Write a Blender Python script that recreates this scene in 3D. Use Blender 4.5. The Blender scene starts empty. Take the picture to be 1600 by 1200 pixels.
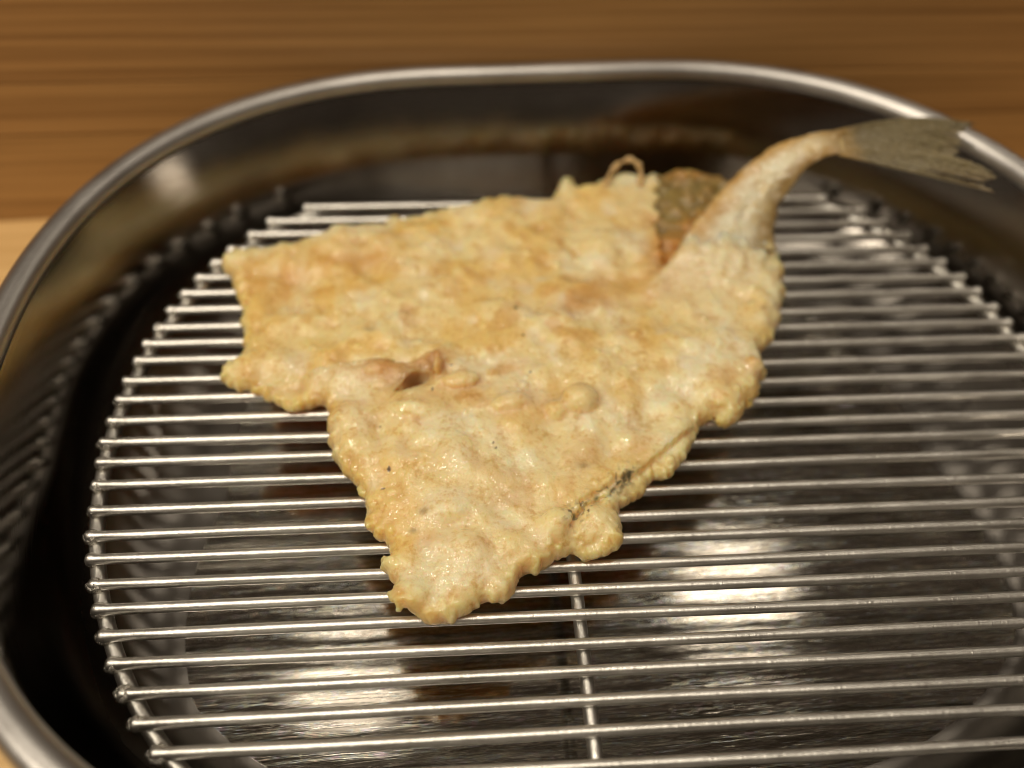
import bpy, bmesh, math, random
import numpy as np
from mathutils import Vector, Matrix, Euler
random.seed(7); rng = np.random.default_rng(11)
C = bpy.context.scene.collection
MM = 0.001

# ------------------------------------------------------------------ camera
CAM = np.array([-0.0390920, -0.2108126, 0.1701446])
ROT = (0.69292415, -0.02639636, -0.05916092)
FPX = 1390.94                                   # focal length in pixels of a 1600 px wide frame
cam_d = bpy.data.cameras.new('camera'); cam = bpy.data.objects.new('camera', cam_d); C.objects.link(cam)
cam.location = CAM; cam.rotation_euler = Euler(ROT, 'XYZ')
cam_d.sensor_width = 36; cam_d.lens = FPX / 1600 * 36
cam_d.clip_start = 0.005; cam_d.clip_end = 20
cam_d.dof.use_dof = True; cam_d.dof.focus_distance = 0.183; cam_d.dof.aperture_fstop = 5.8
cam_d.dof.aperture_blades = 0
bpy.context.scene.camera = cam
RM = np.array(Euler(ROT, 'XYZ').to_matrix())

def at(px, py, z):
    """point in the world (metres) on the level z (mm) that is seen at that spot of the photograph"""
    d = RM @ np.array([(px - 800) / FPX, -(py - 600) / FPX, -1.0])
    t = (z * MM - CAM[2]) / d[2]
    return CAM + d * t

# ------------------------------------------------------------------ light
sc = bpy.context.scene
w = bpy.data.worlds.new('World'); sc.world = w; w.use_nodes = True
w.node_tree.nodes['Background'].inputs[0].default_value = (1.0, 0.76, 0.55, 1)
w.node_tree.nodes['Background'].inputs[1].default_value = 0.10
sc.view_settings.view_transform = 'Standard'; sc.view_settings.look = 'None'
sc.cycles.filter_width = 1.0
sc.view_settings.exposure = 0.05; sc.view_settings.gamma = 1

def lamp(name, loc, target, size, power, col, shape='DISK', sy=None):
    l = bpy.data.lights.new(name, 'AREA'); l.shape = shape; l.size = size
    if sy: l.size_y = sy
    l.energy = power; l.color = col
    o = bpy.data.objects.new(name, l); C.objects.link(o)
    o.location = loc
    o.rotation_euler = (Vector(target) - Vector(loc)).to_track_quat('-Z', 'Y').to_euler()
    return o
WARM = (1.0, 0.885, 0.71)
lamp('ceiling_lamp_back_left', (-0.20, 0.26, 0.95), (-0.03, -0.06, 0), 0.15, 0.22, WARM)
lamp('ceiling_lamp_back_right', (0.34, 0.34, 0.95), (0.0, -0.06, 0), 0.16, 0.36, WARM)
for lx, ly in ((.765, .89), (.805, .88), (.785, .855), (.815, .85), (.84, .81)):
    lamp('ceiling_spot', (lx, ly, .92), (0.1, -0.03, 0), 0.022, 0.10, WARM)
lamp('ceiling_lamp_overhead', (-0.30, -0.08, 0.92), (-0.03, -0.06, 0), 0.12, 2.2, WARM)
lamp('soft_fill_panel', (-0.06, -0.30, 1.0), (-0.03, -0.06, 0), 0.40, 2.5, WARM)  # added broad fill that softens the shading on the fish, no known lamp
lamp('ceiling_lamp_front', (-0.60, -0.40, 0.62), (-0.10, 0.02, 0), 0.12, 2.4, WARM)

# ------------------------------------------------------------------ helpers
def link(name, me, mat=None, parent=None):
    o = bpy.data.objects.new(name, me); C.objects.link(o)
    if mat and not me.materials: me.materials.append(mat)
    if parent: o.parent = parent
    return o
def mesh(name, V, F, smooth=True):
    me = bpy.data.meshes.new(name); me.from_pydata([tuple(v) for v in V], [], [tuple(f) for f in F]); me.update()
    if smooth: me.polygons.foreach_set('use_smooth', [True] * len(me.polygons))
    return me
def thing(name, label, cat, loc=(0, 0, 0)):
    o = bpy.data.objects.new(name, None); C.objects.link(o); o.location = loc; o.empty_display_size = .01
    o['label'] = label; o['category'] = cat
    return o
def tube(path, rad, n=14, caps=True, closed=False):
    """swept round wire; rad a number or one per point"""
    path = [Vector(p) for p in path]; m = len(path)
    if not hasattr(rad, '__len__'): rad = [rad] * m
    V, F = [], []
    up = Vector((0, 0, 1)); prev = None
    for i, p in enumerate(path):
        a = path[(i - 1) % m] if (closed or i > 0) else p; b = path[(i + 1) % m] if (closed or i < m - 1) else p
        t = (b - a).normalized()
        if prev is None:
            x = t.cross(up) if abs(t.z) < .95 else t.cross(Vector((1, 0, 0)))
        else: x = prev - t * prev.dot(t)
        x.normalize(); y = t.cross(x); prev = x
        for k in range(n):
            an = 2 * math.pi * k / n
            V.append(p + (x * math.cos(an) + y * math.sin(an)) * rad[i])
    for i in range(m if closed else m - 1):
        j = (i + 1) % m
        for k in range(n):
            l = (k + 1) % n
            F.append((i * n + k, i * n + l, j * n + l, j * n + k))
    if caps and not closed:
        F.append(tuple(range(n))[::-1]); F.append(tuple((m - 1) * n + k for k in range(n)))
    return V, F
def join(parts):
    V, F = [], []
    for v, f in parts:
        o = len(V); V += list(v); F += [tuple(i + o for i in q) for q in f]
    return V, F

def nt(name):
    m = bpy.data.materials.new(name); m.use_nodes = True; t = m.node_tree
    return m, t, t.nodes['Principled BSDF']
def N(t, typ, **kw):
    n = t.nodes.new(typ)
    for k, v in kw.items():
        if k in n.inputs: n.inputs[k].default_value = v
        else: setattr(n, k, v)
    return n
def coords(t, scale=(1, 1, 1), rot=(0, 0, 0), kind='Object'):
    tc = N(t, 'ShaderNodeTexCoord'); mp = N(t, 'ShaderNodeMapping')
    mp.inputs['Scale'].default_value = scale; mp.inputs['Rotation'].default_value = rot
    t.links.new(tc.outputs[kind], mp.inputs['Vector']); return mp.outputs[0]
def noise(t, vec, scale, detail=4, rough=.5, dist=0):
    n = N(t, 'ShaderNodeTexNoise', Scale=scale, Detail=detail, Roughness=rough, Distortion=dist)
    t.links.new(vec, n.inputs['Vector']); return n
def ramp(t, src, stops):
    r = N(t, 'ShaderNodeValToRGB'); e = r.color_ramp.elements
    while len(e) < len(stops): e.new(.5)
    for i, (p, c) in enumerate(stops): e[i].position = p; e[i].color = c if len(c) == 4 else (*c, 1)
    t.links.new(src, r.inputs[0]); return r.outputs[0]
def mathn(t, op, a, b=None, c=None):
    n = N(t, 'ShaderNodeMath', operation=op)
    for i, v in enumerate((a, b, c)):
        if v is None: continue
        if isinstance(v, (int, float)): n.inputs[i].default_value = v
        else: t.links.new(v, n.inputs[i])
    return n.outputs[0]
def bump(t, h, dist, strength=1, nrm=None):
    b = N(t, 'ShaderNodeBump', Strength=strength, Distance=dist); t.links.new(h, b.inputs['Height'])
    if nrm: t.links.new(nrm, b.inputs['Normal'])
    return b.outputs[0]

# ------------------------------------------------------------------ materials
def scratch_layer(t, ang, sc_, thr=.62):
    """thin long scratches along one direction"""
    v = coords(t, (sc_ * .05, sc_, sc_), (0, 0, ang))
    n = noise(t, v, 1, 3, .6, .3)
    return ramp(t, n.outputs[0], [(thr - .03, (0, 0, 0)), (thr, (1, 1, 1)), (thr + .03, (0, 0, 0))])
def add3(t, ls):
    s = ls[0]
    for l in ls[1:]: s = mathn(t, 'ADD', s, l)
    return s

def steel_wire():
    m, t, b = nt('brushed_steel_wire')
    b.inputs['Metallic'].default_value = 1
    v = coords(t, (700, 260, 260), (0, 0, .6))
    n1 = noise(t, v, 1, 5, .75)
    v2 = coords(t, (60, 60, 60)); n2 = noise(t, v2, 1, 5, .6)
    col = ramp(t, n2.outputs[0], [(.3, (.60, .58, .54)), (.6, (.84, .82, .78))])
    t.links.new(col, b.inputs['Base Color'])
    rg = N(t, 'ShaderNodeMapRange'); t.links.new(n2.outputs[0], rg.inputs[0]); rg.inputs[3].default_value = .24; rg.inputs[4].default_value = .44
    t.links.new(rg.outputs[0], b.inputs['Roughness'])
    t.links.new(bump(t, n1.outputs[0], .00025, .8), b.inputs['Normal'])
    return m
def weld_steel():
    m, t, b = nt('rough_weld_steel'); b.inputs['Metallic'].default_value = 1
    n = noise(t, coords(t, (1, 1, 1)), 1900, 4, .7)
    t.links.new(ramp(t, n.outputs[0], [(.3, (.55, .52, .46)), (.65, (.90, .87, .80))]), b.inputs['Base Color'])
    b.inputs['Roughness'].default_value = .27
    t.links.new(bump(t, n.outputs[0], .0004, 1), b.inputs['Normal'])
    return m
def tray_steel(floor=False):
    m, t, b = nt('scratched_tray_floor_steel' if floor else 'polished_tray_steel'); b.inputs['Metallic'].default_value = 1
    n2 = noise(t, coords(t, (1, 1, 1)), 45, 5, .6)
    if floor:
        col = ramp(t, n2.outputs[0], [(.3, (.16, .14, .115)), (.6, (.26, .24, .215))])
        s = add3(t, [scratch_layer(t, a, k) for a, k in ((.5, 900), (-.7, 1100), (1.25, 800), (.05, 1000), (2.2, 1300))])
        s2 = noise(t, coords(t, (150, 3200, 3200), (0, 0, .25)), 1, 3, .6)
        fine = add3(t, [scratch_layer(t, a, k, th) for a, k, th in ((.75, 1500, .60), (-.9, 1700, .61), (.3, 1400, .62), (1.9, 1600, .61))])
        # faint rainbow diffraction tint of the finest scratches
        hue = noise(t, coords(t, (1, 1, 1)), 420, 3, .6)
        rb = ramp(t, hue.outputs[0], [(.35, (.75, .60, .52)), (.45, (.62, .66, .50)), (.55, (.50, .62, .72)), (.65, (.70, .55, .68))])
        mx = N(t, 'ShaderNodeMix', data_type='RGBA'); t.links.new(mathn(t, 'MULTIPLY', s, .6), mx.inputs[0])
        t.links.new(col, mx.inputs[6]); t.links.new(rb, mx.inputs[7])
        my = N(t, 'ShaderNodeMix', data_type='RGBA'); t.links.new(mathn(t, 'MULTIPLY', fine, .55), my.inputs[0]); t.links.new(mx.outputs[2], my.inputs[6]); my.inputs[7].default_value = (.75, .72, .66, 1)
        t.links.new(my.outputs[2], b.inputs['Base Color'])
        rg = N(t, 'ShaderNodeMapRange'); t.links.new(n2.outputs[0], rg.inputs[0]); rg.inputs[3].default_value = .06; rg.inputs[4].default_value = .13
        t.links.new(mathn(t, 'ADD', rg.outputs[0], mathn(t, 'MULTIPLY', s, .08)), b.inputs['Roughness'])
        nb1 = bump(t, s2.outputs[0], .0000004, .3)
        sc2 = add3(t, [scratch_layer(t, a, k, th) for a, k, th in ((.62, 420, .60), (-.5, 520, .62), (1.1, 380, .63), (.2, 600, .6), (-1.2, 450, .64))])
        t.links.new(bump(t, mathn(t, 'ADD', mathn(t, 'MULTIPLY', s, .35), sc2), .0000035, .7, nb1), b.inputs['Normal'])
    else:
        col = ramp(t, n2.outputs[0], [(.3, (.17, .158, .145)), (.7, (.24, .225, .21))])
        t.links.new(col, b.inputs['Base Color'])
        # brushed in horizontal rings: fine streaks that follow z
        s1 = noise(t, coords(t, (12, 12, 1500)), 1, 4, .6)
        s2 = noise(t, coords(t, (1, 1, 1)), 120, 4, .6)
        h = mathn(t, 'ADD', s1.outputs[0], mathn(t, 'MULTIPLY', s2.outputs[0], .5))
        rg = N(t, 'ShaderNodeMapRange'); t.links.new(s2.outputs[0], rg.inputs[0]); rg.inputs[3].default_value = .12; rg.inputs[4].default_value = .18
        # the lower part is dulled by years of scrubbing
        sx = N(t, 'ShaderNodeSeparateXYZ'); t.links.new(coords(t), sx.inputs[0])
        lo = N(t, 'ShaderNodeMapRange'); t.links.new(sx.outputs[2], lo.inputs[0]); lo.inputs[1].default_value = .012; lo.inputs[2].default_value = .026; lo.inputs[3].default_value = .16; lo.inputs[4].default_value = 0
        t.links.new(mathn(t, 'ADD', rg.outputs[0], lo.outputs[0]), b.inputs['Roughness'])
        t.links.new(bump(t, h, .00003, .5), b.inputs['Normal'])
    # compact highlights: polished sheet has no wide sheen around a lamp's mirror image
    g = N(t, 'ShaderNodeBsdfAnisotropic', distribution='BECKMANN')
    for a_, c_ in (('Base Color', 'Color'), ('Roughness', 'Roughness'), ('Normal', 'Normal')):
        t.links.new(b.inputs[a_].links[0].from_socket, g.inputs[c_])
    ms = N(t, 'ShaderNodeMixShader'); ms.inputs[0].default_value = .90
    t.links.new(b.outputs[0], ms.inputs[1]); t.links.new(g.outputs[0], ms.inputs[2])
    t.links.new(ms.outputs[0], t.nodes['Material Output'].inputs['Surface'])
    return m
def wood(seed, base, dark, rough=.5, gscale=1):
    m, t, b = nt('pale_planed_wood')
    v = coords(t, (5, 5, 330 * gscale), (0, .0, 0)); 
    off = N(t, 'ShaderNodeVectorMath', operation='ADD'); off.inputs[1].default_value = (seed, seed * 2.3, seed * 5.1); t.links.new(v, off.inputs[0])
    n1 = noise(t, off.outputs[0], 1, 6, .62, .15)
    vb = coords(t, (5, 5, 950 * gscale)); n2 = noise(t, vb, 1, 4, .7, .1)
    vc = coords(t, (1.3, 1.3, 26 * gscale)); n3 = noise(t, vc, 1, 3, .5, .4)
    g = mathn(t, 'ADD', mathn(t, 'MULTIPLY', n1.outputs[0], .5), mathn(t, 'ADD', mathn(t, 'MULTIPLY', n2.outputs[0], .38), mathn(t, 'MULTIPLY', n3.outputs[0], .12)))
    t.links.new(ramp(t, g, [(.41, [c * .9 for c in dark]), (.5, [(a + c) / 2 for a, c in zip(base, dark)]), (.57, base)]), b.inputs['Base Color'])
    b.inputs['Roughness'].default_value = rough
    t.links.new(bump(t, n2.outputs[0], .0002, .4), b.inputs['Normal'])
    return m
def rim_steel():
    m, t, b = nt('satin_rim_steel'); b.inputs['Metallic'].default_value = 1
    n = noise(t, coords(t, (1, 1, 1)), 700, 5, .65); n2 = noise(t, coords(t, (1, 1, 1)), 40, 4, .6)
    t.links.new(ramp(t, n2.outputs[0], [(.3, (.42, .40, .385)), (.7, (.55, .535, .52))]), b.inputs['Base Color'])
    rg = N(t, 'ShaderNodeMapRange'); t.links.new(n2.outputs[0], rg.inputs[0]); rg.inputs[3].default_value = .32; rg.inputs[4].default_value = .46
    t.links.new(rg.outputs[0], b.inputs['Roughness']); t.links.new(bump(t, n.outputs[0], .00008, .7), b.inputs['Normal'])
    return m
M_RIM = rim_steel()
M_WIRE, M_WELD, M_TRAY, M_FLOOR = steel_wire(), weld_steel(), tray_steel(), tray_steel(True)

def batter(name='pale_tempura_batter', sss=1.0):
    m, t, b = nt(name)
    at_ = N(t, 'ShaderNodeVertexColor', layer_name='tint')
    v = coords(t, (1, 1, 1))
    n1 = noise(t, v, 260, 5, .6); n2 = noise(t, v, 900, 4, .65)
    # fine mottling between creamier and more golden
    mx = N(t, 'ShaderNodeMix', data_type='RGBA', blend_type='MULTIPLY'); mx.inputs[0].default_value = 1
    t.links.new(at_.outputs[0], mx.inputs[6])
    fm = mathn(t, 'ADD', mathn(t, 'MULTIPLY', n1.outputs[0], .55), mathn(t, 'MULTIPLY', n2.outputs[0], .45))
    t.links.new(ramp(t, fm, [(.38, (.82, .70, .50)), (.48, (.97, .94, .88)), (.60, (1, 1, 1))]), mx.inputs[7])
    # tiny browned specks
    vo = N(t, 'ShaderNodeTexVoronoi', Scale=170); t.links.new(v, vo.inputs['Vector'])
    cell = N(t, 'ShaderNodeSeparateColor'); t.links.new(vo.outputs['Color'], cell.inputs[0])
    rad = mathn(t, 'MULTIPLY', mathn(t, 'GREATER_THAN', cell.outputs[0], .955), .06)
    spot = mathn(t, 'LESS_THAN', vo.outputs['Distance'], rad)
    mx2 = N(t, 'ShaderNodeMix', data_type='RGBA'); t.links.new(mathn(t, 'MULTIPLY', spot, .85), mx2.inputs[0])
    t.links.new(mx.outputs[2], mx2.inputs[6]); mx2.inputs[7].default_value = (.10, .055, .02, 1)
    t.links.new(mx2.outputs[2], b.inputs['Base Color'])
    b.inputs['Subsurface Weight'].default_value = sss
    b.inputs['Subsurface Radius'].default_value = (1.0, .64, .33); b.inputs['Subsurface Scale'].default_value = .0058
    rg = N(t, 'ShaderNodeMapRange'); t.links.new(n1.outputs[0], rg.inputs[0]); rg.inputs[3].default_value = .22; rg.inputs[4].default_value = .55
    t.links.new(rg.outputs[0], b.inputs['Roughness'])
    b.inputs['Specular IOR Level'].default_value = .6
    b.inputs['Coat Weight'].default_value = 1.0; b.inputs['Coat Roughness'].default_value = .12; b.inputs['Coat IOR'].default_value = 1.55
    n3 = noise(t, v, 2400, 3, .6)
    h = mathn(t, 'ADD', mathn(t, 'MULTIPLY', n2.outputs[0], .9), mathn(t, 'MULTIPLY', n3.outputs[0], .45))
    bn = bump(t, h, .00022, 1)
    n4 = noise(t, v, 520, 1, .5); n5 = noise(t, v, 1100, 0, .5)
    gl = mathn(t, 'ADD', n4.outputs[0], mathn(t, 'MULTIPLY', n5.outputs[0], .35))
    nw = noise(t, v, 130, 4, .7); t.links.new(ramp(t, nw.outputs[0], [(.40, (.10, .10, .10)), (.62, (.85, .85, .85))]), b.inputs['Coat Weight'])
    t.links.new(bn, b.inputs['Normal']); t.links.new(bump(t, gl, .00070, 1), b.inputs['Coat Normal'])
    return m
M_BAT = batter(); M_STEM = batter('glistening_tail_flesh', .35)
def fin_mat():
    m, t, b = nt('fried_tail_fin')
    at_ = N(t, 'ShaderNodeVertexColor', layer_name='tint')
    n = noise(t, coords(t, (1, 1, 1)), 700, 4, .6)
    mx = N(t, 'ShaderNodeMix', data_type='RGBA', blend_type='MULTIPLY'); mx.inputs[0].default_value = 1
    t.links.new(at_.outputs[0], mx.inputs[6]); t.links.new(ramp(t, n.outputs[0], [(.3, (.6, .55, .45)), (.6, (1, 1, 1))]), mx.inputs[7])
    t.links.new(mx.outputs[2], b.inputs['Base Color'])
    b.inputs['Roughness'].default_value = .38; b.inputs['Subsurface Weight'].default_value = .2
    b.inputs['Subsurface Radius'].default_value = (1, .6, .3); b.inputs['Subsurface Scale'].default_value = .001
    b.inputs['Coat Weight'].default_value = 1; b.inputs['Coat Roughness'].default_value = .12
    t.links.new(bump(t, n.outputs[0], .0005, .9), b.inputs['Normal'])
    ng = noise(t, coords(t, (1, 1, 1)), 900, 2, .5); t.links.new(bump(t, ng.outputs[0], .0012, 1), b.inputs['Coat Normal'])
    return m
M_FIN = fin_mat()

# ------------------------------------------------------------------ counter and wooden wall
CZ = -0.0257
CX0, CX1, CY0, CY1 = -.60, .60, -.225, .30
me = mesh('wooden_counter', [(x, y, z) for z in (CZ, CZ - .03) for x, y in ((CX0, CY0), (CX1, CY0), (CX1, CY1), (CX0, CY1))],
          [(0, 1, 2, 3), (7, 6, 5, 4), (0, 4, 5, 1), (1, 5, 6, 2), (2, 6, 7, 3), (3, 7, 4, 0)], False)
M_CNT, t_, b_ = nt('light_counter_wood')
n1 = noise(t_, coords(t_, (3, 120, 3)), 1, 5, .6, .2)
t_.links.new(ramp(t_, n1.outputs[0], [(.3, (.60, .36, .13)), (.65, (.78, .52, .23))]), b_.inputs['Base Color']); b_.inputs['Roughness'].default_value = .45
o = link('counter', me, M_CNT); o['kind'] = 'structure'

WA = math.radians(3.4); WX, WY = -0.187, 0.0272
wall = thing('wooden_wall', 'upright wall of light brown horizontally grained wooden boards behind the steel tray', 'wall', (WX, WY, CZ))
wall.rotation_euler.z = WA
def plank(z0, z1, depth, mat, wob=0):
    bm = bmesh.new(); bmesh.ops.create_cube(bm, size=1)
    for v in bm.verts:
        v.co = Vector((v.co.x * 1.6, .012 + v.co.y * .024 - (depth if v.co.y < 0 else 0), z0 if v.co.z < 0 else z1))
        v.co.y = max(v.co.y, -depth)
    bmesh.ops.bevel(bm, geom=[e for e in bm.edges], offset=.0003, segments=2, affect='EDGES')
    me = bpy.data.meshes.new('plank'); bm.to_mesh(me); bm.free()
    o = link('plank', me, mat, wall); o.rotation_euler.y = .026; return o
WB, WD = (.47, .26, .090), (.33, .168, .052)
plank(-.012, .0325, .0000, wood(1.3, (.50, .285, .100), (.37, .195, .062), .5, 1))
plank(.0327, .0498, .00012, wood(4.1, WB, WD, .5, 1))
plank(.0500, .0790, .0000, wood(7.7, (.45, .245, .085), (.31, .155, .048), .5, 1))

# ------------------------------------------------------------------ tray
TX, TY, TR, TE, TS, TROT = -.0072, -.0756, .1119, 2.29, .0255, .039
RIMZ = -.0060
def loop_xy(inset, n=256):
    out = []
    for i in range(n):
        a = 2 * math.pi * i / n; c, s = math.cos(a), math.sin(a)
        R = TR - inset
        out.append((math.copysign(TS + R * abs(c) ** (2 / TE), c) if abs(c) > 1e-9 else 0, math.copysign(R * abs(s) ** (2 / TE), s)))
    # even re-sampling along the outline
    P = np.array(out + out[:1]); d = np.r_[0, np.cumsum(np.hypot(*np.diff(P, axis=0).T))]
    u = np.linspace(0, d[-1], n, endpoint=False)
    Q = np.c_[np.interp(u, d, P[:, 0]), np.interp(u, d, P[:, 1])]
    if inset > .0066:                       # the front wall stands steeper than the back one
        A = loop_xy(.0064, n); k = slope_k(A[:, 1])[:, None]; Q = A + (Q - A) * k
    return Q
def slope_k(ly): return 1 - .5 * np.clip((-ly - .01) / .06, 0, 1)
FZ = -.0235
tray = thing('steel_tray', 'oval polished stainless steel tray with rolled rim holding the wire rack', 'tray', (TX, TY, CZ))
tray.rotation_euler.z = TROT
zof = -CZ
def sweep(profile, n=256, closed=False):
    V, F = [], []
    for (ins, z) in profile:
        for x, y in loop_xy(ins, n): V.append((x, y, z + zof))
    m = len(profile)
    for i in range(m if closed else m - 1):
        j = (i + 1) % m
        for k in range(n):
            l = (k + 1) % n; F.append((i * n + k, i * n + l, j * n + l, j * n + k))
    return V, F
# inner wall from under the rim down through the fillet to the floor, then the outer skin back up
A0 = math.radians(18); r_f = .0335; zs = FZ + r_f * (1 - math.sin(A0)); ins_s = .0064 + (.0215 - zs) * math.tan(A0)
prof = [(.0060, .0227), (.0064, .0215)] + [(.0064 + (.0215 - z_) * math.tan(A0), z_) for z_ in (.017, .012, .006)] 
for k in range(0, 15):
    a = A0 + (math.pi / 2 - A0) * k / 14
    prof.append((ins_s + r_f * (math.cos(A0) - math.cos(a)), FZ + r_f * (1 - math.sin(a)) if k < 14 else FZ))
NW = len(prof) - 1
FI = prof[-1][0]
prof += [(FI + .0008, FZ), (FI + .0030, FZ)]
outer = [(i_ - .0009, z_ - (.0009 if z_ < .002 else 0)) for i_, z_ in prof[:-2]][::-1]
V, F = sweep(prof)
nfl = len(V) - 256
# floor disc rings towards the centre
F2 = []
base = len(V) - 256
rings = 5
P0 = np.array(V[base:base + 256])
for r in range(1, rings + 1):
    s = 1 - r / (rings + 1)
    V += [(x * s, y * s, z) for x, y, z in P0]
    a0 = base + (r - 1) * 256; b0 = a0 + 256
    for k in range(256):
        l = (k + 1) % 256; F2.append((a0 + k, a0 + l, b0 + l, b0 + k))
V.append((0, 0, P0[0][2])); c0 = len(V) - 1; b0 = base + rings * 256
for k in range(256): F2.append((b0 + k, b0 + (k + 1) % 256, c0))
Fall = F + F2
me = mesh('tray_bowl', V, Fall)
me.materials.append(M_TRAY); me.materials.append(M_FLOOR)
mi = [0] * (256 * NW) + [1] * (len(Fall) - 256 * NW)
me.polygons.foreach_set('material_index', mi[:len(Fall)])
link('tray_bowl', me, None, tray)
V, F = sweep(outer); F.append(tuple(range(256)))
me = mesh('tray_outer_wall', V, F); link('tray_outer_wall', me, M_TRAY, tray)
# rolled rim: flattened bead
pr = []
for k in range(20):
    a = 2 * math.pi * k / 20
    pr.append((.0035 + .0035 * math.cos(a), .0290 + RIMZ + .0034 * math.sin(a)))
V, F = sweep(pr, 256, True); link('rolled_rim', mesh('rolled_rim', V, F), M_RIM, tray)

# ------------------------------------------------------------------ wire rack
RX, RY, RA, RE, RS = -.0048, -.0832, .1124, 2.04, .005
RB = .0858                                   # half depth
def half_x(dy): return RS + RA * (1 - min(1, abs(dy) / RA) ** RE) ** (1 / RE)
def rack_pt(a, inset=0):
    # bowed ends of large radius between two straight sides, corners rounded (rounded by the power mean)
    c, s = math.cos(a), math.sin(a)
    r1 = (RA + RS - inset) / (abs(c) ** 2.04 + (abs(s) * (RA + RS) / (RA)) ** 2.04) ** (1 / 2.04)
    r2 = (RB - inset) / max(abs(s), 1e-6)
    r = (r1 ** -26 + r2 ** -26) ** (-1 / 26)
    return (RX + r * c, RY + r * s)
def clamp(x, y, inset):
    # keeps a point of the rack inside the tray's inner wall
    c, s_ = math.cos(-TROT), math.sin(-TROT); lx, ly = c * (x - TX) - s_ * (y - TY), s_ * (x - TX) + c * (y - TY)
    Rr_ = TR - (.0064 + (inset - .0064) * float(slope_k(np.array(ly)))); m = TS + Rr_ * max(0, 1 - min(1, abs(ly) / Rr_) ** TE) ** (1 / TE)
    if abs(lx) > m: lx = math.copysign(m, lx)
    return (TX + c * lx + s_ * ly, TY - s_ * lx + c * ly)
rack = thing('wire_rack', 'round-ended draining rack of parallel steel wires inside the tray', 'wire rack', (RX, RY, FZ))
def rk(p): return (p[0] - RX, p[1] - RY, p[2] - FZ)
BR = .00118
pts = []
K = 220
for i in range(K):
    x, y = clamp(*rack_pt(2 * math.pi * i / K, .0007), .0156); pts.append((x, y, -.0024))
P = np.array(pts + pts[:1]); d = np.r_[0, np.cumsum(np.linalg.norm(np.diff(P, axis=0), axis=1))]; u = np.linspace(0, d[-1], K, endpoint=False)
pts = [rk((np.interp(q, d, P[:, 0]), np.interp(q, d, P[:, 1]), -.0024)) for q in u]
V, F = tube(pts, .00165, 14, closed=True); link('frame_wire', mesh('frame_wire', V, F), M_WIRE, rack)
OFF = [-.5, -.6, 0, -.2, .3, .4, .4, .5, .3, .5, .8, .2, .1, 0, -.5, 0, -.1, -.6, -1.1, -.8, -.7, -.3, 0, 0, .2, .4, .6, .5]
nz = rng.normal
ys = [-.006 * n + (OFF[n] if n < len(OFF) else 0) * .001 for n in range(0, 29)]
for n, y in enumerate(ys):
    # ends: where the outline crosses this y
    hx = half_x(y - RY)
    if n in (0, 28): hx -= .004
    x0, x1 = RX - hx - .0004 - .0005 * random.random(), RX + hx + .0004 + .0005 * random.random()
    x0 = max(x0, clamp(x0, y, .0142)[0]); x1 = min(x1, clamp(x1, y, .0142)[0])
    m = 40; path, rad = [], []
    ph = random.uniform(0, 6); am = random.uniform(.00005, .00018)
    dz0, dz1 = random.uniform(-.0002, .0002), random.uniform(-.0002, .0002)
    us = [0, .0012, .003, .006, .010, .016, .022, .028] + [.028 + (1 - .056) * k / 24 for k in range(1, 24)] + [1 - .028, 1 - .022, 1 - .016, 1 - .010, 1 - .006, 1 - .003, 1 - .0012, 1]
    for uu in us:
        x = x0 + (x1 - x0) * uu
        yy = y + am * math.sin(uu * 7 + ph); zz = (1 - uu) * dz0 + uu * dz1 + am * .6 * math.sin(uu * 5 + ph * 2)
        r = BR
        e = min(uu, 1 - uu) * (x1 - x0) / MM          # mm from the end
        if e < .08: r = BR * .62
        elif e < .5: r = BR * 1.05
        elif e < 2.2: r = BR * (1.25 if e < 1.4 else 1.12)
        path.append(rk((x, yy, zz))); rad.append(r)
    V, F = tube(path, rad, 14)
    link('rack_bar', mesh('rack_bar', V, F), M_WIRE, rack)
    # weld where the bar sits on the frame
    for sx, xe in ((-1, x0), (1, x1)):
        bm = bmesh.new(); bmesh.ops.create_icosphere(bm, subdivisions=3, radius=1)
        k1, k2 = random.uniform(.9, 1.25), random.uniform(.9, 1.2)
        for v in bm.verts:
            f = 1 + .10 * math.sin(v.co.x * 7 + n) * math.sin(v.co.y * 6 + n * 2) + random.uniform(-.02, .02)
            big = 1 + .12 * max(0, min(1, (n - 20) / 4))
            v.co = Vector((v.co.x * .00170 * k1 * f * big, v.co.y * .00150 * k2 * f * big, v.co.z * .00160 * f * big))
        bmesh.ops.translate(bm, verts=bm.verts, vec=rk((xe - sx * .0013, y, -.0004)))
        me = bpy.data.meshes.new('weld_bead'); bm.to_mesh(me); bm.free(); me.polygons.foreach_set('use_smooth', [True] * len(me.polygons))
        link('weld_bead', me, M_WELD, rack)
for xs in (-.0158,):
    path = [rk((xs, RY - RB + .002 + (2 * RB - .004) * k / 20, -.0024 + .0001 * math.sin(k))) for k in range(21)]
    V, F = tube(path, .00140, 14); link('cross_wire', mesh('cross_wire', V, F), M_WIRE, rack)

# ------------------------------------------------------------------ fried fish
fish = thing('fried_fish', 'pale golden tempura fish fillet with its tail fin raised, lying across the wire rack', 'fried fish', (-.035, -.06, .0011))
FO = np.array([-.035, -.06, .0011])

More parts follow.
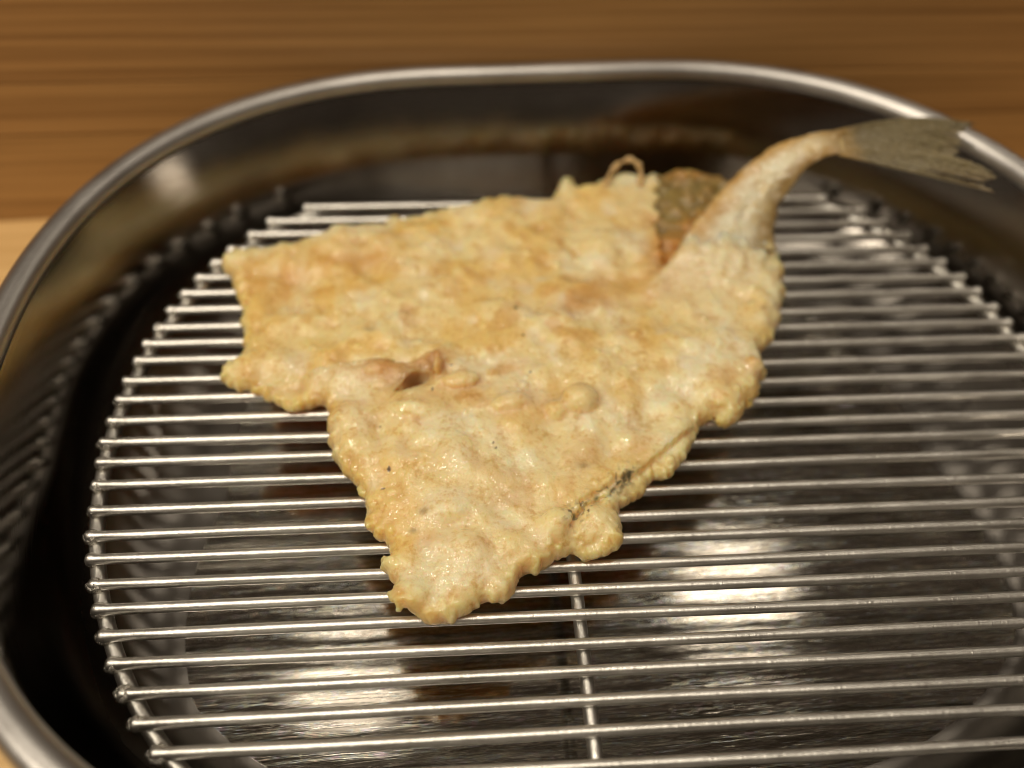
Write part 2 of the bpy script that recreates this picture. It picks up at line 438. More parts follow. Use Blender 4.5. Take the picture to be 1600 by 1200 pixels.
LE = [(985,490,3.5),(1018,440,7.2),(1052,395,10.5),(1085,350,13.5),(1120,306,17),(1160,264,21),(1205,232,25.5),(1250,213,29),(1290,205,31.5),(1318,207,32.5)]
RI = [(1130,530,3.5),(1180,470,6.5),(1212,400,9),(1206,360,11),(1214,325,15),(1232,298,19.5),(1252,272,24),(1275,252,28),(1298,241,31),(1320,237,32.5)]
TH = [2.0, 3.4, 4.4, 4.8, 4.8, 4.4, 3.8, 3.0, 2.4, 1.8]
def interp_rows(rows, m):
    A = np.array([at(*r_) * 1000 for r_ in rows]); s = np.linspace(0, len(rows) - 1, m)
    # smooth by repeated averaging of a fine linear resample
    P = np.stack([np.interp(s, np.arange(len(rows)), A[:, k]) for k in range(3)], 1)
    for _ in range(40): P[1:-1] = .5 * P[1:-1] + .25 * (P[:-2] + P[2:])
    return P

class Noise3:
    def __init__(s, seed): s.g = np.random.default_rng(seed).random((64, 64, 64), dtype=np.float32) * 2 - 1
    def __call__(s, X, Y, Z):
        xi, yi, zi = np.floor(X).astype(np.int32), np.floor(Y).astype(np.int32), np.floor(Z).astype(np.int32)
        fx, fy, fz = (X - xi), (Y - yi), (Z - zi)
        fx, fy, fz = [(f * f * (3 - 2 * f)).astype(np.float32) for f in (fx, fy, fz)]
        xi &= 63; yi &= 63; zi &= 63; x2, y2, z2 = (xi + 1) & 63, (yi + 1) & 63, (zi + 1) & 63
        g = s.g
        a = g[xi, yi, zi] * (1 - fx) + g[x2, yi, zi] * fx; b = g[xi, y2, zi] * (1 - fx) + g[x2, y2, zi] * fx
        c = g[xi, yi, z2] * (1 - fx) + g[x2, yi, z2] * fx; e = g[xi, y2, z2] * (1 - fx) + g[x2, y2, z2] * fx
        return (a * (1 - fy) + b * fy) * (1 - fz) + (c * (1 - fy) + e * fy) * fz
NA, NB_ = Noise3(3), Noise3(5)

def pxy(px, py, z): return at(px, py, z)[:2] * 1000
OUT = [(345,402,6),(372,383,7),(410,378,7),(445,372,7),(480,362,7),(520,350,7),(560,345,7),(600,340,7),(612,328,7),(628,336,7),(660,326,7),(700,318,7),(740,308,8),(780,300,8),(830,300,8),(862,300,8),(872,286,8),(880,265,8),(892,272,8),(905,288,8),(925,285,8),(950,272,8),(980,264,8),(1010,270,8),(1025,262,8),(1050,256,8),(1075,252,8),(1110,258,8),(1135,268,8),(1165,285,8),(1200,330,8),(1215,370,8),(1225,400,7),(1226,450,7),(1222,490,6),(1205,520,6),(1190,545,6),(1195,570,6),(1192,600,5),(1178,625,5),(1160,645,4),(1145,670,4),(1130,668,4),(1112,655,4),(1095,668,4),(1080,690,4),(1075,712,4),(1050,735,4),(1040,750,4),(1020,745,4),(1000,770,4),(975,790,4),(970,805,4),(975,830,4),(968,850,4),(940,865,4),(915,868,4),(895,862,4),(870,870,4),(850,885,4),(840,895,4),(825,895,4),(810,905,4),(800,930,4),(790,942,4),(760,940,4),(735,955,4),(700,970,4),(665,968,4),(640,955,4),(622,935,4),(615,910,4),(600,895,4),(596,880,4),(608,872,4),(612,858,4),(600,845,4),(583,835,4),(575,820,5),(578,800,5),(570,775,5),(560,755,5),(545,740,5),(525,715,5),(512,690,5),(510,665,5),(520,650,5),(512,630,4),(495,625,4),(480,632,4),(460,640,4),(440,635,4),(430,625,4),(400,610,4),(370,600,4),(345,590,4),(350,578,4),(362,565,5),(375,555,5),(383,540,5),(380,520,5),(375,500,5),(378,480,5),(372,460,5),(368,445,5),(358,430,5),(350,418,5)]
POLY = np.array([pxy(*o_) for o_ in OUT])

def poly_sd(X, Y, P, closed=True):
    """signed distance (positive inside) of a polygon, mm"""
    d = np.full(X.shape, 1e9, np.float32); ins = np.zeros(X.shape, bool)
    m = len(P)
    for i in range(m if closed else m - 1):
        a, b = P[i], P[(i + 1) % m]; v = b - a
        t = np.clip(((X - a[0]) * v[0] + (Y - a[1]) * v[1]) / max(v @ v, 1e-9), 0, 1)
        d = np.minimum(d, np.hypot(X - a[0] - t * v[0], Y - a[1] - t * v[1]))
        if closed:
            c = ((a[1] > Y) != (b[1] > Y)) & (X < (b[0] - a[0]) * (Y - a[1]) / (b[1] - a[1] + 1e-12) + a[0]); ins ^= c
    return np.where(ins, d, -d) if closed else d
def sm(x, a, b):
    t = np.clip((x - a) / (b - a), 0, 1); return t * t * (3 - 2 * t)
def line_side(X, Y, P):
    """signed distance to an open polyline, positive to the right of its run"""
    d = np.full(X.shape, 1e9, np.float32); s = np.zeros(X.shape, np.float32)
    for i in range(len(P) - 1):
        a, b = P[i], P[i + 1]; v = b - a
        t = np.clip(((X - a[0]) * v[0] + (Y - a[1]) * v[1]) / (v @ v), 0, 1)
        q = np.hypot(X - a[0] - t * v[0], Y - a[1] - t * v[1])
        cr = -(v[0] * (Y - a[1]) - v[1] * (X - a[0]))
        u = q < d; d = np.where(u, q, d); s = np.where(u, np.sign(cr), s)
    return d * s

H_ = .42
x0, y0 = POLY.min(0) - 4; x1, y1 = POLY.max(0) + 4
gx = np.arange(x0, x1, H_, dtype=np.float32); gy = np.arange(y0, y1, H_, dtype=np.float32); gz = np.arange(-.6, 19.5, H_, dtype=np.float32)
X2, Y2 = np.meshgrid(gx, gy, indexing='ij')
Z0 = np.zeros_like(X2)
# ragged edge: warp the plan before measuring it
wx = .8 * NA(X2 / 3.7, Y2 / 3.7, Z0 + 3) + .5 * NA(X2 / 1.3, Y2 / 1.3, Z0 + 7)
wy = .8 * NA(X2 / 3.1, Y2 / 3.1, Z0 + 13) + .5 * NA(X2 / 1.4, Y2 / 1.4, Z0 + 17)
D2 = poly_sd(X2 + wx, Y2 + wy, POLY)
D2 = D2 + .40 * np.abs(NB_(X2 / 1.4, Y2 / 1.4, Z0 + 5)) - .2 + .20 * NA(X2 / .8, Y2 / .8, Z0 + 9)
def blob(px, py, z, r, X=X2, Y=Y2, ry=None, ang=0):
    c = pxy(px, py, z); ry = ry or r; ca, sa = math.cos(ang), math.sin(ang)
    dx, dy = X - c[0], Y - c[1]; u = (dx * ca + dy * sa) / r; v = (-dx * sa + dy * ca) / ry
    return np.exp(-(u * u + v * v))
STEP = np.array([pxy(*q, 9) for q in [(330,590),(420,583),(480,574),(530,568),(570,570),(610,572),(640,566),(665,556),(682,548)]])
STEP2 = np.array([pxy(*q, 10) for q in [(682,548),(700,565),(760,575),(800,600)]])
st = line_side(X2, Y2, STEP)
XS, YS = X2, Y2
# thickness of the piece
Hh = 8.2 + 1.0 * NA(X2 / 14, Y2 / 14, Z0 + 30) + .9 * NA(X2 / 6.5, Y2 / 6.5, Z0 + 40) + .5 * NA(X2 / 3.2, Y2 / 3.2, Z0 + 45)
Hh -= 2.6 * blob(430, 470, 7, 26); Hh += 1.5 * blob(700, 700, 9, 22); Hh += 1.3 * blob(900, 560, 9, 25); Hh -= 1.2 * blob(690, 900, 8, 14)
Hh += .9 * blob(1100, 560, 8, 16)
leftness = sm(pxy(520, 600, 9)[0] - X2, -4, 10)
Hh -= 1.2 * sm(-st, -.3, .4) * np.exp(-np.maximum(-st, 0) / 9) * sm(pxy(700, 560, 9)[0] - X2, 0, 6)
Hh += 2.2 * sm(st + .5 * wx, -.3, .7) * np.exp(-np.maximum(st, 0) / 14) * (1 - .4 * leftness) * sm(pxy(760, 560, 9)[0] - X2, 0, 12)
# the thin translucent flap left of the belly corner
Hh -= 3.6 * blob(420, 612, 5, 13, ry=5) + 2.0 * blob(465, 628, 5, 7)
# lower right lobe, lower than the rest, behind a dark slit
LOBE = np.array([pxy(*q, 7) for q in [(890,815),(915,792),(945,772),(985,742),(1040,700)]])
sl = line_side(X2, Y2, LOBE)
near = sm(sl, -.1, .5) * sm(12 - np.abs(sl), 0, 5) * sm(X2, pxy(875, 830, 7)[0], pxy(905, 810, 7)[0])
Hh -= 2.2 * near
Hh -= 1.7 * np.exp(-(poly_sd(X2 + wx, Y2 + wy, LOBE[:4], False) / .6) ** 2)
Hh += 2.2 * blob(930, 815, 6, 3.6, ang=.5) + 1.2 * blob(955, 838, 5, 3.5)
# batter ends in an upright edge; olive skin lies bare between it and the tail
SKIN = np.array([pxy(*q, 9) for q in [(1024,240),(1026,300),(1028,360),(1034,400),(1052,415),(1085,365),(1120,315),(1180,270),(1150,240)]])
sk = poly_sd(X2 + 1.5 * wx, Y2 + 1.5 * wy, SKIN)
Hh -= 2.0 * sm(sk, -.5, 1.2); Hh += sm(sk, -.2, 1.2) * (.8 * NA(X2 / 2.2, Y2 / 2.2, Z0 + 60) + .2 * NB_(X2 / 1.1, Y2 / 1.1, Z0 + 61))
# orange trough left of the tail
TR_ = np.array([pxy(*q, 9) for q in [(890,480),(950,440),(1010,430),(1055,400),(1085,360)]])
Hh -= 1.0 * np.exp(-(poly_sd(X2, Y2, TR_, False) / 2.6) ** 2)
for (a_, b_, r_, h_) in [(440,430,4,1.1),(560,405,5,1.3),(590,420,4,.9),(870,560,5,.8),(1010,650,4,.9),(540,620,3,.8),(600,760,4,.9),(860,760,4,-.7)]:
    Hh -= h_ * blob(a_, b_, 8, r_)
Hh = np.maximum(Hh, 2.4)
Rr = np.minimum(4.2, Hh * .55)
tt = np.clip(D2 / Rr, -3, 1)
prof_ = np.where(tt > 0, np.sqrt(np.clip(1 - (1 - tt) ** 2, 0, 1)), tt * 1.2)
half = (Hh / 2 * prof_)[:, :, None]; zc_ = (.2 + Hh * .52)[:, :, None]
X3 = X2[:, :, None]; Y3 = Y2[:, :, None]; Z3 = gz[None, None, :]
Fd = half - np.abs(Z3 - zc_)
Xf, Yf, Zf = np.broadcast_arrays(X3, Y3, Z3)
def smax(a, b, k): h = np.clip(.5 + .5 * (a - b) / k, 0, 1); return b * (1 - h) + a * h + k * h * (1 - h)
def ell(px, py, zw, rx, ry, rz, ang=0):
    c = pxy(px, py, zw); ca, sa = math.cos(ang), math.sin(ang)
    u = ((X3 - c[0]) * ca + (Y3 - c[1]) * sa) / rx; v = (-(X3 - c[0]) * sa + (Y3 - c[1]) * ca) / ry; q = (Z3 - zw) / rz
    return (1 - np.sqrt(u * u + v * v + q * q)) * min(rx, ry, rz)
def top_at(px, py, z=9):
    for _ in range(3):
        c = pxy(px, py, z); i = int((c[0] - x0) / H_); j = int((c[1] - y0) / H_); z = float(zc_[i, j, 0] + half[i, j, 0])
    return z
# blisters and crumbs standing on the crust
for (a_, b_, rx, ry, rz, ang, lift) in [(905,622,4.1,3.9,3.4,0,.2),(868,640,2.5,2.2,1.8,0,.2),(716,712,4.4,6.2,3.2,.2,-1.0),(732,862,5.6,5.2,3.4,0,-1.4),(800,628,4,2.6,2.0,.3,-.3),
        (1050,640,4.6,3.6,2.4,0,-.8),(650,640,5,2.6,2.2,-.2,.0),(590,575,3.5,2,1.6,.1,0),(925,822,5.5,3.0,2.2,.5,-1.4),(660,500,4,3,2,0,-1.2),(700,470,3.4,2.6,1.8,0,-1),(1175,572,2.6,2.6,2.6,0,-.8),
        (1020,600,3.2,2.4,1.8,.3,-.8),(560,690,3.4,3,2,0,-.8),(830,700,5,3.4,1.8,.5,-.8),(985,690,4,3,2,0,-.8),(620,720,3.4,2.6,1.8,0,-.8),(700,790,4,3,1.8,0,-.8),(800,850,4,3,1.9,0,-.8),(870,810,3.6,2.6,1.8,.5,-.6),
        (1130,620,3.4,3,2.2,0,-.8),(760,550,3,2,1.4,0,-.5),(640,930,4,3,2.2,0,-.8)]:
    Fd = smax(Fd, ell(a_, b_, top_at(a_, b_) + lift, rx, ry, rz, ang), 1.1)
# browned flap and the pit beside it
tp = top_at(660, 600)
pn = .9 * NA(Xf / 1.6, Yf / 1.6, Zf / 1.6) + .6 * NB_(Xf / .9, Yf / .9, Zf / .9)
Fd = -smax(-Fd, ell(650, 590, tp - .1, 3.6, 1.9, 4.6, .75) + .55 * pn * sm(ell(650, 590, tp, 8, 6, 8), 0, 1), .3)
Fd = -smax(-Fd, ell(632, 603, tp - .1, 2.4, 1.3, 2.6, .3) + .4 * pn * sm(ell(640, 600, tp, 8, 6, 8), 0, 1), .3)
Fd = Fd + .55 * pn * sm(ell(668, 580, tp, 9, 6, 7), 0, 2)
del pn
Fd = smax(Fd, ell(684, 572, tp + .4, 1.1, 2.6, 3.0, -.25), .6)
Fd = smax(Fd, ell(720, 592, tp - .2, 4.6, 2.6, 1.6, .1), .6)
Fd = smax(Fd, ell(585, 566, top_at(585, 580) - .2, 5.0, .9, 1.2, .05), .5)
# relief of the crust
rough_ = (.55 + .45 * sm(-Y2, 55, 85))[:, :, None]
em_ = np.exp(-np.maximum(D2, 0) / 1.6)[:, :, None]
Fd = Fd + em_ * (.55 * NB_(Xf / 1.7 + 4, Yf / 1.7, Zf / 1.5) + .35 * NA(Xf / .9, Yf / .9, Zf / .9 + 3))
Fd = Fd + .27 * rough_ * NA(Xf / 3.4, Yf / 3.4, Zf / 3.4) + .09 * rough_ * NB_(Xf / 1.9, Yf / 1.9, Zf / 1.9)
Fd = Fd + .05 * rough_ * NB_(Xf / 1.0 + 9, Yf / 1.0, Zf / 1.0)
# small crisp crumbs and bubbles scattered over the crust and along its edge
cr = np.random.default_rng(21)
topz = zc_[:, :, 0] + half[:, :, 0]
cand = np.argwhere(D2 > .2)
def stamp(ci, cj, cz, rx, ry, rz, kk=.45):
    w_ = int(2.2 * max(rx, ry, rz) / H_) + 2; ck = int((cz - gz[0]) / H_)
    sl_ = tuple(slice(max(0, q - w_), q + w_ + 1) for q in (ci, cj, ck))
    a = X2[sl_[0], sl_[1]][:, :, None] - X2[ci, cj]; b = Y2[sl_[0], sl_[1]][:, :, None] - Y2[ci, cj]; c = gz[sl_[2]][None, None, :] - cz
    e = (1 - np.sqrt((a / rx) ** 2 + (b / ry) ** 2 + (c / rz) ** 2)) * min(rx, ry, rz)
    Fd[sl_] = smax(Fd[sl_], e, kk)
gl_, gr_ = interp_rows(LE, 60), interp_rows(RI, 60)
for a_ in range(0, 19):
    f_ = a_ / 59; tz = np.interp(f_ * 9, range(10), TH) * .5
    sh = 1 - .5 * max(0, (a_ - 13) / 5)
    for w_ in np.linspace(.10, .90, 9):
        p_ = gl_[a_] * (1 - w_) + gr_[a_] * w_ + cr.normal(size=3) * .35
        ci, cj = int((p_[0] - x0) / H_), int((p_[1] - y0) / H_)
        if 2 < ci < len(gx) - 3 and 2 < cj < len(gy) - 3:
            hh_ = (tz + .75) * sh * math.sqrt(max(.2, 1 - (2 * w_ - 1) ** 2))
            stamp(ci, cj, p_[2] - .2, 1.9 * sh, 1.9 * sh, max(.6, hh_), 1.2)
for q in range(380):
    ci, cj = cand[cr.integers(len(cand))]; d_ = D2[ci, cj]
    dens = .25 + .75 * (d_ < 4) + .5 * (Y2[ci, cj] < -62)
    if cr.random() > dens or sk[ci, cj] > -.5: continue
    r = .45 + .75 * cr.random() ** 2
    cz = topz[ci, cj] - r * cr.uniform(.1, .6) if d_ > 1.5 or cr.random() < .3 else cr.uniform(2, topz[ci, cj])
    stamp(ci, cj, cz, r * cr.uniform(.8, 1.5), r * cr.uniform(.8, 1.5), r * cr.uniform(.7, 1.2))
# keep it on the wires
Fd = np.minimum(Fd, (Z3 - 0.0) * np.ones_like(Fd)).astype(np.float32)

def surface_nets(Fv, ox, oy, oz, h):
    inside = Fv > 0
    nx, ny, nz_ = Fv.shape
    acc = np.zeros((nx - 1, ny - 1, nz_ - 1, 3), np.float32); cnt = np.zeros((nx - 1, ny - 1, nz_ - 1), np.float32)
    def sl_(a, o): return slice(o, a - 1 + o)
    corners = [(i, j, k) for i in (0, 1) for j in (0, 1) for k in (0, 1)]
    for ax in range(3):
        for c in corners:
            if c[ax] == 1: continue
            c2 = list(c); c2[ax] = 1
            A = Fv[sl_(nx, c[0]), sl_(ny, c[1]), sl_(nz_, c[2])]; B = Fv[sl_(nx, c2[0]), sl_(ny, c2[1]), sl_(nz_, c2[2])]
            m = (A > 0) != (B > 0); idx = np.nonzero(m)
            t = A[idx] / (A[idx] - B[idx])
            for q in range(3): acc[idx[0], idx[1], idx[2], q] += (t if q == ax else c[q])
            cnt[idx] += 1
    cell = cnt > 0; ids = -np.ones(cell.shape, np.int64); ids[cell] = np.arange(cell.sum())
    ix = np.nonzero(cell); V = acc[ix] / cnt[ix][:, None] + np.stack(ix, 1); V = V * h + np.array([ox, oy, oz])
    Q = []
    for ax in range(3):
        A = inside; s0 = [slice(None)] * 3; s1 = [slice(None)] * 3; s0[ax] = slice(0, -1); s1[ax] = slice(1, None)
        m = A[tuple(s0)] != A[tuple(s1)]; a, b, c = np.nonzero(m); pos = np.stack([a, b, c], 1)
        o1, o2 = [(1, 2), (2, 0), (0, 1)][ax]
        ok = (pos[:, o1] > 0) & (pos[:, o2] > 0) & (pos[:, o1] < Fv.shape[o1] - 1) & (pos[:, o2] < Fv.shape[o2] - 1); pos = pos[ok]
        fl = A[tuple(pos.T)]
        def g(d1, d2):
            p = pos.copy(); p[:, o1] += d1; p[:, o2] += d2; return ids[tuple(p.T)]
        q = np.stack([g(-1, -1), g(0, -1), g(0, 0), g(-1, 0)], 1)
        q[~fl] = q[~fl][:, ::-1]; Q.append(q)
    return V, np.concatenate(Q)
Vf, Qf = surface_nets(Fd, x0, y0, gz[0], H_)
def vnormals(V, Q):
    n = np.cross(V[Q[:, 2]] - V[Q[:, 0]], V[Q[:, 3]] - V[Q[:, 1]]); o_ = np.zeros_like(V)
    for k in range(4): np.add.at(o_, Q[:, k], n)
    return o_ / (np.linalg.norm(o_, axis=1)[:, None] + 1e-9)
VN = vnormals(Vf, Qf); _a, _b, _c = Vf.T.astype(np.float32)
grain = .07 * NA(_a / .62, _b / .62, _c / .62) + .06 * NB_(_a / 1.1 + 3, _b / 1.1, _c / 1.1)
Vf = Vf + VN * (grain * (.5 + .5 * sm(-_b, 50, 80)))[:, None]

def np_mesh(name, V, Q):
    me = bpy.data.meshes.new(name); me.vertices.add(len(V)); me.vertices.foreach_set('co', V.astype(np.float32).ravel())
    me.loops.add(Q.size); me.loops.foreach_set('vertex_index', Q.ravel().astype(np.int32))
    me.polygons.add(len(Q)); me.polygons.foreach_set('loop_start', np.arange(0, Q.size, Q.shape[1], dtype=np.int32))
    me.polygons.foreach_set('use_smooth', np.ones(len(Q), bool)); me.update(calc_edges=True); me.validate()
    return me
def tint(me, col):
    a = me.color_attributes.new('tint', 'FLOAT_COLOR', 'POINT')
    a.data.foreach_set('color', np.c_[col, np.ones(len(col))].astype(np.float32).ravel())

CREAM, PALE, GOLD, ORNG, BROWN_ = (.92, .765, .41), (.96, .87, .61), (.87, .62, .21), (.66, .33, .075), (.36, .13, .025)
BROWN = (.24, .085, .02)
X, Y, Z = Vf.T.astype(np.float32)
col = np.tile(np.array(CREAM, np.float32), (len(Vf), 1))
def mixc(mask, c):
    global col
    m = np.clip(mask, 0, 1)[:, None]; col = col * (1 - m) + np.array(c, np.float32) * m
n_a = NA(X / 9, Y / 9, Z / 9); n_b = NB_(X / 3.5, Y / 3.5, Z / 3.5)
n_c = NB_(X / 5.2 + 20, Y / 5.2, Z / 5.2)
mixc(.85 * sm(n_a + .35 * n_b, 0, .6), PALE); mixc(.75 * sm(-n_a + .5 * n_b, .05, .7), GOLD)
mixc(.55 * sm(n_c + .5 * n_b, .25, .8), (.70, .43, .14)); mixc(.6 * sm(-n_c + .5 * n_b, .3, .9), (.90, .80, .60))
mixc(.6 * sm(line_side(X, Y, STEP), .0, .8) * sm(7 - np.abs(line_side(X, Y, STEP)), 0, 6), (.80, .60, .30))
def B(px, py, r, ry=None, ang=0, z=9): return blob(px, py, z, r, X, Y, ry, ang)
mott = .75 + .5 * n_b
for (a_, b_, r_, ry, an, c, s) in [
    (470,420,24,11,0,(.84,.56,.17),.85),(430,425,7,5,0,ORNG,.7),(560,395,10,5,0,ORNG,.6),(400,500,7,13,0,(.84,.56,.17),.9),(470,520,12,5,0,(.93,.74,.33),.7),(600,425,8,4,0,GOLD,.6),
    (700,350,18,5,0,GOLD,.5),(850,320,9,4,0,ORNG,.3),(960,445,11,6,.3,ORNG,.75),(900,475,9,5,.4,ORNG,.6),(1030,440,9,6,0,ORNG,.7),
    (1000,440,12,5,.1,GOLD,.6),(850,400,4,3,0,ORNG,.4),(1050,380,5,9,-.3,ORNG,.8),(805,570,3.5,2,0,ORNG,.6),(1172,572,2.6,2.6,0,ORNG,.9),
    (1150,500,12,12,0,PALE,.4),(1110,430,12,8,0,PALE,.6),(720,605,14,5,0,(.84,.60,.27),.6),(610,580,7,2.6,.1,(.66,.38,.13),.8),(648,594,4.6,3.0,.6,BROWN,1.2),(684,568,2.2,3.6,-.2,(.50,.20,.04),.9),(683,565,2.4,4,0,(.42,.17,.04),.85),
    (580,568,12,2.5,0,(.62,.36,.15),.7),(610,600,5,4,0,ORNG,.45),(700,620,7,4,0,ORNG,.5),(470,612,6,3,0,GOLD,.8),(460,632,6,3.5,0,(.60,.34,.04),.85),(380,590,8,3,0,(.70,.50,.25),.6),
    (905,622,4,4,0,(.72,.50,.24),.7),(716,712,3.6,5,0,(.94,.86,.62),.95),(732,862,5,5,0,(.92,.82,.58),.9),(800,640,5,3,0,ORNG,.3),(850,640,4,3,0,ORNG,.4),
    (945,790,9,3,.6,PALE,.5),(700,750,16,16,0,PALE,.25),(1030,650,10,8,0,PALE,.5),(900,700,22,12,.3,PALE,.35),(620,840,10,10,0,GOLD,.25),(830,885,8,4,.5,ORNG,.25),
    (530,680,4,8,0,GOLD,.5),(900,345,6,6,0,PALE,.4),(980,330,6,8,0,PALE,.4)]:
    mixc(B(a_, b_, r_, ry, an) * s * mott, c)
cl = np.random.default_rng(8)
for q in range(70):
    a_, b_ = cl.uniform(360, 1200), cl.uniform(300, 950); r_ = cl.uniform(.9, 3.2)
    mixc(B(a_, b_, r_, r_ * cl.uniform(.5, 1), cl.uniform(0, 3)) * cl.uniform(.25, .6) * mott, [PALE, GOLD, ORNG, (.97, .91, .74)][cl.integers(4)])
# bare olive skin beside the tail, and dark skin in the slit
_o = np.zeros_like(X); sk3 = poly_sd(X + 1.5 * (.8 * NA(X / 3.7, Y / 3.7, _o + 3) + .5 * NA(X / 1.3, Y / 1.3, _o + 7)), Y + 1.5 * (.8 * NA(X / 3.1, Y / 3.1, _o + 13) + .5 * NA(X / 1.4, Y / 1.4, _o + 17)), SKIN); mixc(sm(sk3, -.2, 1.0) * .95, (.27, .195, .05)); mixc(sm(sk3, .2, 1.2) * sm(n_b, -.1, .5) * .6, (.42, .28, .10)); mixc(sm(sk3, .1, 1.0) * B(1090, 262, 9, 3) * .8, (.55, .27, .05)); mixc(sm(sk3, -.4, .4) * B(1080, 370, 5, 12, -.5) * .95, (.62, .30, .055)); mixc(sm(sk3, .2, 1.2) * sm(NA(X / 1.4, Y / 1.4, Z / 1.4), .1, .5) * .45, (.15, .11, .03))
mixc(B(1045, 395, 6, 9) * .9, (.60, .29, .06))
mixc(.85 * sm(sk3, -2.6, -.2) * sm(-sk3, -.1, .2) * .35, ORNG)
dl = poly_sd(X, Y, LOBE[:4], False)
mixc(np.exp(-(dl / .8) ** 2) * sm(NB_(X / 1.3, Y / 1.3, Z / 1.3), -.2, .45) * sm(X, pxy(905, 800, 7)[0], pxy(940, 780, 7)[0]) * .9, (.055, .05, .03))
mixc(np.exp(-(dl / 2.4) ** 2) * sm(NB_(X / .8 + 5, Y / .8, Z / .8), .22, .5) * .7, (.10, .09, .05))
for (a_, b_, r_) in [(910,727,1.5),(632,450,1.8),(575,510,1.6),(660,800,1.3),(1175,470,1.6),(1150,430,1.4),(645,825,1.0),(1195,480,1.2)]:
    mixc(B(a_, b_, r_, r_ * .6) * .55 * sm(n_b, -.6, .6), (.26, .22, .13))
for (a_, b_, r_) in [(806,486,.55),(608,735,.45),(594,665,.3),(598,760,.35),(771,697,.35),(775,703,.3),(705,575,.35),(828,585,.3),(676,611,.4),(890,800,.5),(920,797,.35)]:
    mixc((B(a_, b_, r_) > .4) * .9, (.07, .035, .012))
st_p = np.concatenate([gl_[:40], gr_[:40][::-1]])[:, :2]
sd_ = poly_sd(X, Y, st_p); up_ = sm(Z, 6.5, 9.5)
mixc(sm(sd_ + .8 * n_b, -.8, 1.8) * up_ * sm(Y, pxy(1080, 500, 8)[1], pxy(1080, 420, 8)[1]) * .85, (.90, .79, .55))
# undersides browned a little deeper by the oil
ed_ = poly_sd(X, Y, POLY)
mixc(sm(3.4 - ed_, 0, 3.4) * .55 * (.8 + .5 * n_b), GOLD); mixc(sm(1.6 - ed_, 0, 2) * sm(n_a + .4 * n_b, -.1, .5) * .5, (.66, .37, .10))
mixc(sm(3.2 - Z, 0, 2.4) * .5, (.72, .44, .13))
me = np_mesh('batter_crust', Vf * MM - FO, Qf); tint(me, col); link('batter_crust', me, M_BAT, fish)

# tail stem: a flattened tapering stalk rising from the body
m_, k_ = 150, 110
Lp, Rp = interp_rows(LE, m_), interp_rows(RI, m_); th = np.interp(np.linspace(0, 9, m_), range(10), TH)
cen = (Lp + Rp) / 2; wid = Rp - Lp; tan = np.gradient(cen, axis=0); tan /= np.linalg.norm(tan, axis=1)[:, None]
nr = np.cross(wid, tan); nr /= np.linalg.norm(nr, axis=1)[:, None]; nr *= np.sign(nr[:, 2:3])
an = np.linspace(0, 2 * np.pi, k_, endpoint=False)
Vs = cen[:, None, :] + .5 * wid[:, None, :] * np.cos(an)[None, :, None] + .5 * th[:, None, None] * nr[:, None, :] * (np.sign(np.sin(an)) * np.abs(np.sin(an)) ** .8)[None, :, None]
dirn = Vs - cen[:, None, :]; dirn /= np.linalg.norm(dirn, axis=2)[:, :, None] + 1e-9
dv = .55 * NA(*(Vs / 3.3).transpose(2, 0, 1)) + .35 * NB_(*(Vs / 1.5).transpose(2, 0, 1)) + .18 * NA(*(Vs / .8).transpose(2, 0, 1))
Vs = (Vs + dirn * dv[:, :, None] * np.interp(np.linspace(0, 1, m_), [0, .8, 1], [1, 1, .5])[:, None, None]).reshape(-1, 3)
N0 = 36                                             # the first rows would lie buried in the crust
Qs = np.array([[i * k_ + k, (i + 1) * k_ + k, (i + 1) * k_ + (k + 1) % k_, i * k_ + (k + 1) % k_] for i in range(N0, m_ - 1) for k in range(k_)]) - N0 * k_
Vs = Vs[N0 * k_:]
X, Y, Z = Vs.T.astype(np.float32)
col = np.tile(np.array((.84, .79, .60), np.float32), (len(Vs), 1))
bl_ = NA(X / 3, Y / 3, Z / 3)
U = np.repeat(np.linspace(0, 1, m_), k_)[N0 * k_:]; CA = np.tile(np.cos(an), m_ - N0); SA = np.tile(np.sin(an), m_ - N0)
n_b = NB_(X / 2.2, Y / 2.2, Z / 2.2)
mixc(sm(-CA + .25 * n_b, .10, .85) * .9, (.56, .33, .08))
mixc(sm(CA + .25 * n_b, .15, .8) * .92, (.33, .21, .06))  # right flank of the stalk: its shaded side put into the tint
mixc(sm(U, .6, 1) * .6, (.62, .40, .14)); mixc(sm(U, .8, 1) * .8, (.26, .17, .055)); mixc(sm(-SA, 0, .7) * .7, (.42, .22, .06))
mixc(sm(n_b, .1, .7) * .35, (.90, .82, .66)); mixc(sm(.30 + .12 * bl_ - U, 0, .16) * .8, CREAM); mixc(sm(bl_, .2, .7) * .4, (.76, .60, .30))
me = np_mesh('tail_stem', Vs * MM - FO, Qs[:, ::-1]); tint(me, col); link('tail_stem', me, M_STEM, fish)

# tail fin: thin fan with frayed ray ends
nv, nu = 260, 90
vv = np.linspace(0, 1, nv)
base_a, base_b = at(1300, 205, 32) * 1000, at(1312, 240, 32) * 1000
TV = [0, .08, .16, .24, .32, .40, .46, .52, .60, .68, .76, .84, .90, .93, 1]
TP = [(1522,188,33),(1524,192,33),(1508,202,33),(1502,214,33),(1503,226,33),(1496,238,33),(1500,243,33),(1515,250,33),(1535,258,33.5),(1556,263,34),(1560,270,34),(1552,276,34),(1535,280,34),(1548,291,33.5),(1556,297,33)]
TA = np.array([at(*q) * 1000 for q in TP]); tip = np.stack([np.interp(vv, TV, TA[:, k]) for k in range(3)], 1)
bs = base_a + (base_b - base_a) * vv[:, None]
mid_up = np.sin(vv * np.pi)
U1 = np.linspace(0, 1, nu)
fr = np.random.default_rng(4)
ray = fr.random(60); ray_len = np.interp(vv * 59, range(60), .93 + .09 * ray)      # each ray ends at its own length
